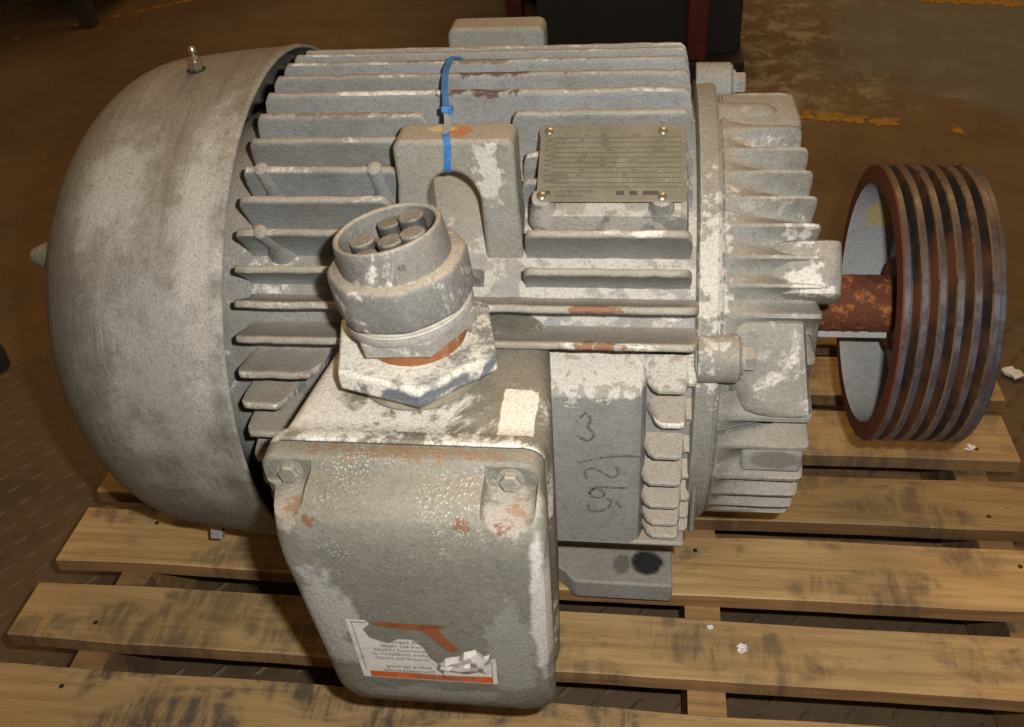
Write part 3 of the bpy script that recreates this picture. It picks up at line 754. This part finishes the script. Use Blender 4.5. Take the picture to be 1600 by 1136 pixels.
# bolt bosses and hex bolts round the flange
for ang in (22, 106, 170, 285, 240):
    c = axis_pt(ang, .206, -.054)
    b = MB(); b.lathe([(.004, .0185), (.006, .0195), (.034, .019), (.0365, .0165)], 28, c, (1, 0, 0), cap1=True, cap0=True)
    bo = b.build("bolt_boss", m_brk, brk)
    b = MB(); b.lathe([(.0368, .0125), (.039, .0125)], 24, c, (1, 0, 0), cap1=True); b.lathe([(.039, .0100), (.0465, .0100), (.048, .009)], 6, c, (1, 0, 0), cap1=True, ph=.35)
    b.build("hex_bolt", m_dust, bo, angle=25)

# ---- shaft, key and five groove pulley
b = MB(); rng = random.Random(12); rs = []
for i in range(46):
    x = .04 + i * .0019
    rs.append([axis_pt(360 * j / 80, .0272 + rng.uniform(-.0005, .0007) + .0005 * math.sin(j * .7 + i * .9), x) for j in range(80)])
rs.append([axis_pt(360 * j / 80, .0268, .206) for j in range(80)])
b.rings(rs); shaft = b.build("shaft", m_shaft, mot, angle=60)
b = MB(); b.box((.108, -.0150, -.0245), (.066, .009, .008), Matrix.Rotation(R_(58), 3, 'X')); b.build("shaft_key", m_key, shaft, bevel=.001)
X0, X1, RP = .1197, .2025, .1318
prof = [(X0, .114), (X0, .1235), (X0 + .0006, RP - .001), (X0 + .002, RP), (X0 + .0065, RP)]
mi = [0] * 8
pitch = (X1 - X0 - .013) / 5
gro = []
x = X0 + .0065
for k in range(5):
    wv = pitch
    gro += [(x + wv * .05, RP - .0016), (x + wv * .20, RP - .0135), (x + wv * .24, RP - .0145), (x + wv * .38, RP - .0145), (x + wv * .42, RP - .0135), (x + wv * .60, RP - .0018), (x + wv * .68, RP - .0003), (x + wv, RP - .0001)]
    x += wv
prof2 = [(X1 - .0055, RP), (X1 - .002, RP), (X1 - .0006, RP - .001), (X1, .1235), (X1, .114), (X0 + .055, .110), (X0 + .004, .1125), (X0, .114)]
b = MB()
def lathe_m(pf, mat_of):
    for i in range(len(pf) - 1):
        b.lathe([pf[i], pf[i + 1]], 144, mi=mat_of(i))
lathe_m(prof, lambda i: 1 if i < 3 else 0)
lathe_m([prof[-1]] + gro + [prof2[0]], lambda i: {6: 4, 7: 0}.get(i % 8, 2))
lathe_m(prof2, lambda i: 0 if i < 3 else (3 if i >= 4 else 1))
pul = b.build("pulley", [m_sheave, m_rim, m_groove, m_web, m_edge], mot, angle=28); pul['label'] = "rusty five-groove belt pulley on the motor shaft"
b = MB(); b.lathe([(X0 + .046, .03), (X0 + .046, .1115), (X0 + .062, .1115), (X0 + .062, .03)], 96); b.build("web", m_web, pul)
b = MB(); b.lathe([(X0 + .024, .0275), (X0 + .024, .044), (X0 + .026, .046), (X0 + .0462, .052), (X0 + .066, .052), (X0 + .066, .0275)], 64); b.build("hub", m_rim, pul)

# ---- conduit box on the motor's side
def loft_y(rows, n=5):
    """rows: (y, x0, x1, z0, z1, (radii), slant) -> rings in the x-z plane"""
    rs = []
    for y, x0, x1, z0, z1, rad, sl in rows:
        pts = rrect(x0, x1, z0, z1, rad, n)
        # lower part narrows from the left
        rs.append([(px + sl * max(0, (z1 - pz) / (z1 - z0)) * (1 if px < (x0 + x1) / 2 else -.1), y, pz) for px, pz in pts])
    return rs
b = MB()
rad = (.024, .026, .014, .014)
b.rings(loft_y([(-.16, -.325, -.172, -.17, .098, rad, .012), (-.20, -.332, -.1640, -.175, .099, rad, .013), (-.30, -.3455, -.1545, -.18, .0995, rad, .018),
                (-.311, -.347, -.1545, -.173, .1, rad, .018), (-.3145, -.3515, -.1565, -.175, .103, rad, .02), (-.3255, -.3525, -.156, -.176, .1032, rad, .02)], 6))
cbox = b.build("conduit_box", m_box, mot, angle=40, bevel=.0025)
b = MB(); b.rings(loft_y([(-.3250, -.351, -.1560, -.1745, .1017, rad, .02), (-.3275, -.351, -.1560, -.1745, .1017, rad, .02)], 6)); b.build("seam_shade", m_black, cbox)  # black strip standing in for the shade in the cover seam
cbox['label'] = "grey cast junction box with white crust on top"
b = MB()
b.rings(loft_y([(-.3276, -.3525, -.156, -.176, .1030, rad, .02), (-.340, -.352, -.1565, -.174, .1025, rad, .02), (-.3435, -.3495, -.158, -.172, .0995, rad, .02),
                (-.3465, -.3425, -.1545, -.164, .0955, (.022, .024, .012, .014), .012), (-.362, -.3385, -.152, -.148, .0935, (.022, .024, .014, .016), .013), (-.372, -.3365, -.151, -.136, .0895, (.022, .025, .016, .018), .014), (-.380, -.3345, -.152, -.122, .0805, (.024, .026, .018, .02), .016),
                (-.3852, -.3315, -.1535, -.111, .068, (.024, .026, .018, .02), .017), (-.388, -.3265, -.158, -.102, .052, (.024, .026, .018, .02), .018), (-.3895, -.314, -.168, -.092, .03, (.02, .022, .016, .016), .018)], 6))
cover = b.build("conduit_box_cover", m_cover, mot, angle=40)
cover['label'] = "smooth olive-grey cover of the junction box with torn warning label"
# cut the bolt pockets
def cut(x0, x1, zf, zt):
    k = MB(); r = (x1 - x0) * .35
    pr = [(x0, zt), (x0, zf + r * .6)] + [(x0 + r * (1 - math.cos(R_(a))), zf + r * .6 * (1 - math.sin(R_(a)))) for a in (30, 60, 90)] + [(x1 - r * (1 - math.cos(R_(a))), zf + r * .6 * (1 - math.sin(R_(a)))) for a in (90, 60, 30)] + [(x1, zf + r * .6), (x1, zt)]
    k.rings([[(x, y, z) for x, z in pr] for y in (-.3425, -.42)])
    o = k.build("cutter", m_cover, mot, smooth=False); return o
cutters = [cut(-.1945, -.1585, .0795, .13), cut(-.36, -.313, .0795, .13)]
bpy.context.view_layer.update()
for k in cutters:
    md = cover.modifiers.new("pocket", 'BOOLEAN'); md.operation = 'DIFFERENCE'; md.object = k; md.solver = 'EXACT'
bv = cover.modifiers.new("bevel", 'BEVEL'); bv.width = .0022; bv.segments = 2; bv.limit_method = 'ANGLE'; bv.angle_limit = R_(38)
dg = bpy.context.evaluated_depsgraph_get()
me = bpy.data.meshes.new_from_object(cover.evaluated_get(dg)); cover.modifiers.clear(); cover.data = me
for k in cutters: bpy.data.objects.remove(k)
me.shade_smooth(); me.set_sharp_from_angle(angle=R_(40))
for (x, z) in ((-.1775, .0895), (-.3300, .0900)):
    b = MB(); b.lathe([(0, .0094), (.0010, .0094)], 24, (x, -.343, z), (0, -1, .12), cap1=True); b.lathe([(.0010, .0072), (.0050, .0072), (.0060, .0062)], 6, (x, -.343, z), (0, -1, .12), cap1=True, ph=.2)
    b.build("cover_bolt", m_dust, cover, angle=25)
# warning label, upside down, torn
b = MB()
def lp(u, v, h=.0003):
    # u 0..1 left to right, v 0..1 top to bottom
    tl, tr, br_, bl = Vector((-.2965, 0, -.0085)), Vector((-.1905, 0, -.0065)), Vector((-.1925, 0, -.0765)), Vector((-.294, 0, -.0775))
    p = tl.lerp(tr, u).lerp(bl.lerp(br_, u), v); 
    return Vector((p.x, -.3895 - h - max(0, 0), p.z))
def poly(pts, mi, h=.0003): b.add([lp(u, v, h) for u, v in pts], [tuple(range(len(pts)))], mi)
poly([(0, 0), (.13, 0), (.16, .06), (.10, .16), (.13, .30), (.25, .38), (.33, .30), (.43, .30), (.5, .42), (.53, .60), (.58, .70), (.56, .80), (.62, .90), (.0, .90)], 0)
poly([(0, .90), (1, .90), (1, 1), (0, 1)], 0)
poly([(.60, .90), (.62, .82), (.78, .86), (.90, .78), (.97, .56), (1, .55), (1, .90)], 0)
poly([(.06, .88), (.4, .88), (.62, .89), (.97, .87), (.97, .985), (.06, .985)], 1, .0006)
poly([(.15, .05), (.22, .02), (.62, .03), (.70, .04), (.60, .12), (.45, .13), (.3, .11)], 2, .0006)
poly([(.46, .02), (.60, .03), (.66, .20), (.755, .44), (.70, .47), (.62, .36), (.56, .20)], 2, .0009)
for (u0, v0, u1, v1) in ((.035, .03, .14, .035), (.035, .03, .04, .86), (.965, .60, .97, .86)):
    poly([(u0, v0), (u1, v0), (max(u1, u0 + .006), max(v1, v0 + .012)), (u0, max(v1, v0 + .012))], 3, .0007)
def ltext(txt, u, v, s, mi=3, h=.0009):
    vv, ff = text_geo(txt, s); w = max(p[0] for p in vv)
    b.add([lp(u - p[0] / .105, v - p[1] / .07, h) for p in vv], ff, mi)
ltext("WARNING", .76, .967, .0078, h=.0012)
b.add([lp(.80, .91, .001), lp(.84, .91, .001), lp(.82, .965, .001)], [(0, 1, 2)], 3)
for i, tx in enumerate(("Disconnect power", "before servicing.", "", "Ground the motor", "before installation or", "disconnect circuits", "before any repair", "work begins.")):
    if tx: ltext(tx, .55 - .02 * (i % 2), .865 - .072 * i, .0054)
# crumpled torn flap
rng = random.Random(9); n = 9; rs = []
for i in range(n):
    row = []
    for j in range(7):
        u = .60 + .36 * i / (n - 1) + rng.uniform(-.012, .012); v = .82 - (.16 + .30 * (i / (n - 1)) ** .8 * (1 if i < n - 2 else .55)) * j / 6 - .02 * i / n + rng.uniform(-.02, .02)
        e = min(i, n - 1 - i, j, 6 - j)
        row.append(lp(u, v, .0006 + (0 if e == 0 else rng.uniform(.0006, .0034))))
    rs.append(row)
k0 = len(b.f); b.rings(rs, closed=False, cap0=False, cap1=False, mi=0)
for q in range(k0, len(b.f)):
    if rng.random() < .16: b.m[q] = 4
wl = b.build("warning_label", [m_paper, m_orange, m_rprint, m_ink, m_torn], cover, angle=15)
wl['label'] = "torn white and orange warning sticker, upside down"

# ---- cable connector standing on the box
CX, CY, CZ = -.2555, -.247, .1032
con = bpy.data.objects.new("cable_connector", None); C.objects.link(con); con.empty_display_size = .03
con.parent = mot; con.location = (0, 0, AX - PT); OFF[con.name] = (0, 0, 0)
con['label'] = "dusty metal cable connector standing on the junction box"
def ring_thread(z0, z1, r, n, name, m, seg=64, ax=(0, 0, 1), o=None):
    b = MB(); pf = [(z0, r * .7)]; 
    for i in range(n):
        a = z0 + (z1 - z0) * i / n; c = z0 + (z1 - z0) * (i + .5) / n
        pf += [(a, r - .0011), (c, r)]
    pf += [(z1, r - .0011), (z1, r * .6)]
    b.lathe(pf, seg, o or (CX, CY, CZ), ax); return b.build(name, m, con, angle=60)
ring_thread(0, .0165, .0465, 3, "thread_ring", m_ring)
# big locknut, corners as seen
def hexp(rad, ph, z, dx=0, dy=0, n=6): return [Vector((CX + dx + rad * math.cos(R_(ph + 360 / n * k)), CY + dy + rad * math.sin(R_(ph + 360 / n * k)), CZ + z)) for k in range(n)]
b = MB(); b.rings([hexp(.062, -77, .0163), hexp(.0642, -77, .0178), hexp(.0642, -77, .0310), hexp(.062, -77, .0328)])
b.build("locknut", m_nut, con, angle=25, bevel=.0018)
ring_thread(.0326, .048, .0375, 3, "rusty_thread", m_thread)
lean = Vector((-.10, .0, 1)).normalized()
O2 = Vector((CX, CY + .001, CZ + .0425))
def hexl(rad, ph, t, n=6):
    a = Vector((1, 0, .10)).normalized(); c = lean.cross(a)
    return [O2 + lean * t + (a * math.cos(R_(ph + 360 / n * k)) + c * math.sin(R_(ph + 360 / n * k))) * rad for k in range(n)]
b = MB(); b.rings([hexl(.0465, -64, 0), hexl(.0478, -64, .0015), hexl(.0478, -64, .0115), hexl(.046, -64, .0135)])
b.build("hex_body", m_hex, con, angle=25, bevel=.0015)
b = MB(); b.lathe([(.0133, .03), (.0133, .0460), (.015, .0465), (.0180, .0455), (.0183, .03)], 64, O2, lean); b.build("shoulder", m_hex, con)
ring_thread(.0172, .028, .0450, 4, "white_thread", m_white_thread, 64, lean, O2)
def soft_nut(rad, t, n=8, ph=14, k=.55):
    a = Vector((1, 0, .10)).normalized(); c = lean.cross(a); out = []
    for q in range(64):
        th_ = 2 * math.pi * q / 64; d = ((math.degrees(th_) - ph) % (360 / n)) - 180 / n
        poly_ = rad * math.cos(math.pi / n) / math.cos(R_(d)); r = rad * (1 - k) * .985 + poly_ * k
        out.append(O2 + lean * t + (a * math.cos(th_) + c * math.sin(th_)) * r)
    return out
b = MB(); b.rings([soft_nut(.0478, .0242), soft_nut(.0494, .0252), soft_nut(.0500, .0275), soft_nut(.0500, .0525), soft_nut(.0490, .0550), soft_nut(.0470, .0567)])
b.build("gland_nut", m_gland, con, angle=50)
lean2 = Vector((-.17, .05, 1)).normalized(); O3 = O2 + lean * .0563
b = MB(); b.lathe([(-.008, .026), (-.008, .0385), (.002, .0390), (.016, .0384), (.0205, .0380), (.022, .0372), (.0223, .0358), (.0213, .0340), (.010, .0328), (-.006, .0326), (-.008, .026)], 64, O3, lean2)
slv = b.build("sleeve", m_sleeve, con, angle=40)
b = MB(); b.lathe([(-.0035, .0326), (-.003, .0002)], 48, O3, lean2); b.build("sleeve_floor", m_black, con)
ax1 = lean2.orthogonal().normalized(); ax2 = lean2.cross(ax1)
for (u, v, h) in ((-.0215, .004, .014), (-.0145, -.0155, .012), (.0045, -.0125, .019), (-.004, .0185, .018), (.0155, .010, .024), (.0200, -.0095, .021)):
    c = O3 + Vector((1, 0, .17)).normalized() * u + lean2.cross(Vector((1, 0, .17)).normalized()) * v
    b = MB(); b.lathe([(0, .0088), (h - .001, .0088), (h, .0080)], 24, c, lean2, cap1=True); b.build("cable_core", m_core, con, angle=30)
vv, ff = text_geo("40", .0065); b = MB()
for k in (0,):
    P = []
    for p in vv:
        a = -math.pi / 2 + .32 + (p[0]) / .039
        e1 = Vector((1, 0, .17)).normalized(); e2 = lean2.cross(e1)
        P.append(O3 + lean2 * (.007 + p[1]) + (e1 * math.cos(a) + e2 * math.sin(a)) * .0393)
    b.add(P, ff)
b.build("sleeve_mark", m_print, con, smooth=False)

# ================================================================== CABLE TIE
tp = [(-.2432, -.1120, .2045), (-.2428, -.128, .2075), (-.2426, -.1385, .2105), (-.2424, -.1405, .213), (-.2400, -.1405, .232), (-.2408, -.1385, .2368), (-.2428, -.130, .2376), (-.2440, -.115, .2378), (-.2462, -.103, .2382),
      (-.2490, -.090, .240), (-.2535, -.068, .2445), (-.2568, -.050, .2475), (-.2588, -.030, .2490), (-.2592, -.016, .2490), (-.2580, -.007, .2505), (-.2555, -.001, .2490), (-.2515, .003, .2455)]
tie = thing("cable_tie", "blue plastic cable tie looped through the front lifting lug", "cable tie", (0, 0, AX + .2))
OFF[tie.name] = (0, 0, -.2)
def ribbon(pts, w, th, m, name):
    pts = [Vector(p) for p in pts]; b = MB(); rs = []
    fine = []
    for i in range(len(pts) - 1):
        for k in range(4): fine.append(pts[i].lerp(pts[i + 1], k / 4))
    fine.append(pts[-1])
    for _ in range(2): fine = [fine[0]] + [(fine[i - 1] + fine[i] * 2 + fine[i + 1]) / 4 for i in range(1, len(fine) - 1)] + [fine[-1]]
    for i, p in enumerate(fine):
        d = (fine[min(i + 1, len(fine) - 1)] - fine[max(i - 1, 0)]).normalized(); s = Vector((1, 0, 0)); s = (s - d * s.dot(d)).normalized(); nn = s.cross(d)
        rs.append([p - s * w / 2 - nn * th / 2, p + s * w / 2 - nn * th / 2, p + s * w / 2 + nn * th / 2, p - s * w / 2 + nn * th / 2])
    b.rings(rs); return b.build(name, m, tie, angle=40)
ribbon(tp[:7], .0052, .0013, m_blue, "strap"); ribbon(tp[6:10], .0050, .0013, m_greytie, "dusty_strap"); ribbon(tp[9:], .0052, .0013, m_blue, "strap")
b = MB(); b.box((-.2478, -.0925, .2412), (.0085, .008, .0055), Matrix.Rotation(R_(-20), 3, 'X')); b.box((-.2440, -.097, .2415), (.003, .007, .003)); b.build("tie_head", m_blue, tie, bevel=.0008)

# ================================================================== SCRAPS
scrap(.0125, -.222, PT + .0003, .006, 1, "small white plastic scrap on the front pallet board right of the box")
scrap(.292, .073, PT + .0003, .0055, 2, "small white scrap on the board under the pulley")
scrap(.455, .37, .0065, .014, 3, "white plastic scrap on the floor right of the pulley")
scrap(-.505, -.083, PT + .0003, .0065, 4, "twisted white scrap on the pallet beside the fan cowl")
scrap(-.02, -.2, PT + .0003, .0045, 6, "tiny white plastic scrap near the back edge of the front pallet board")
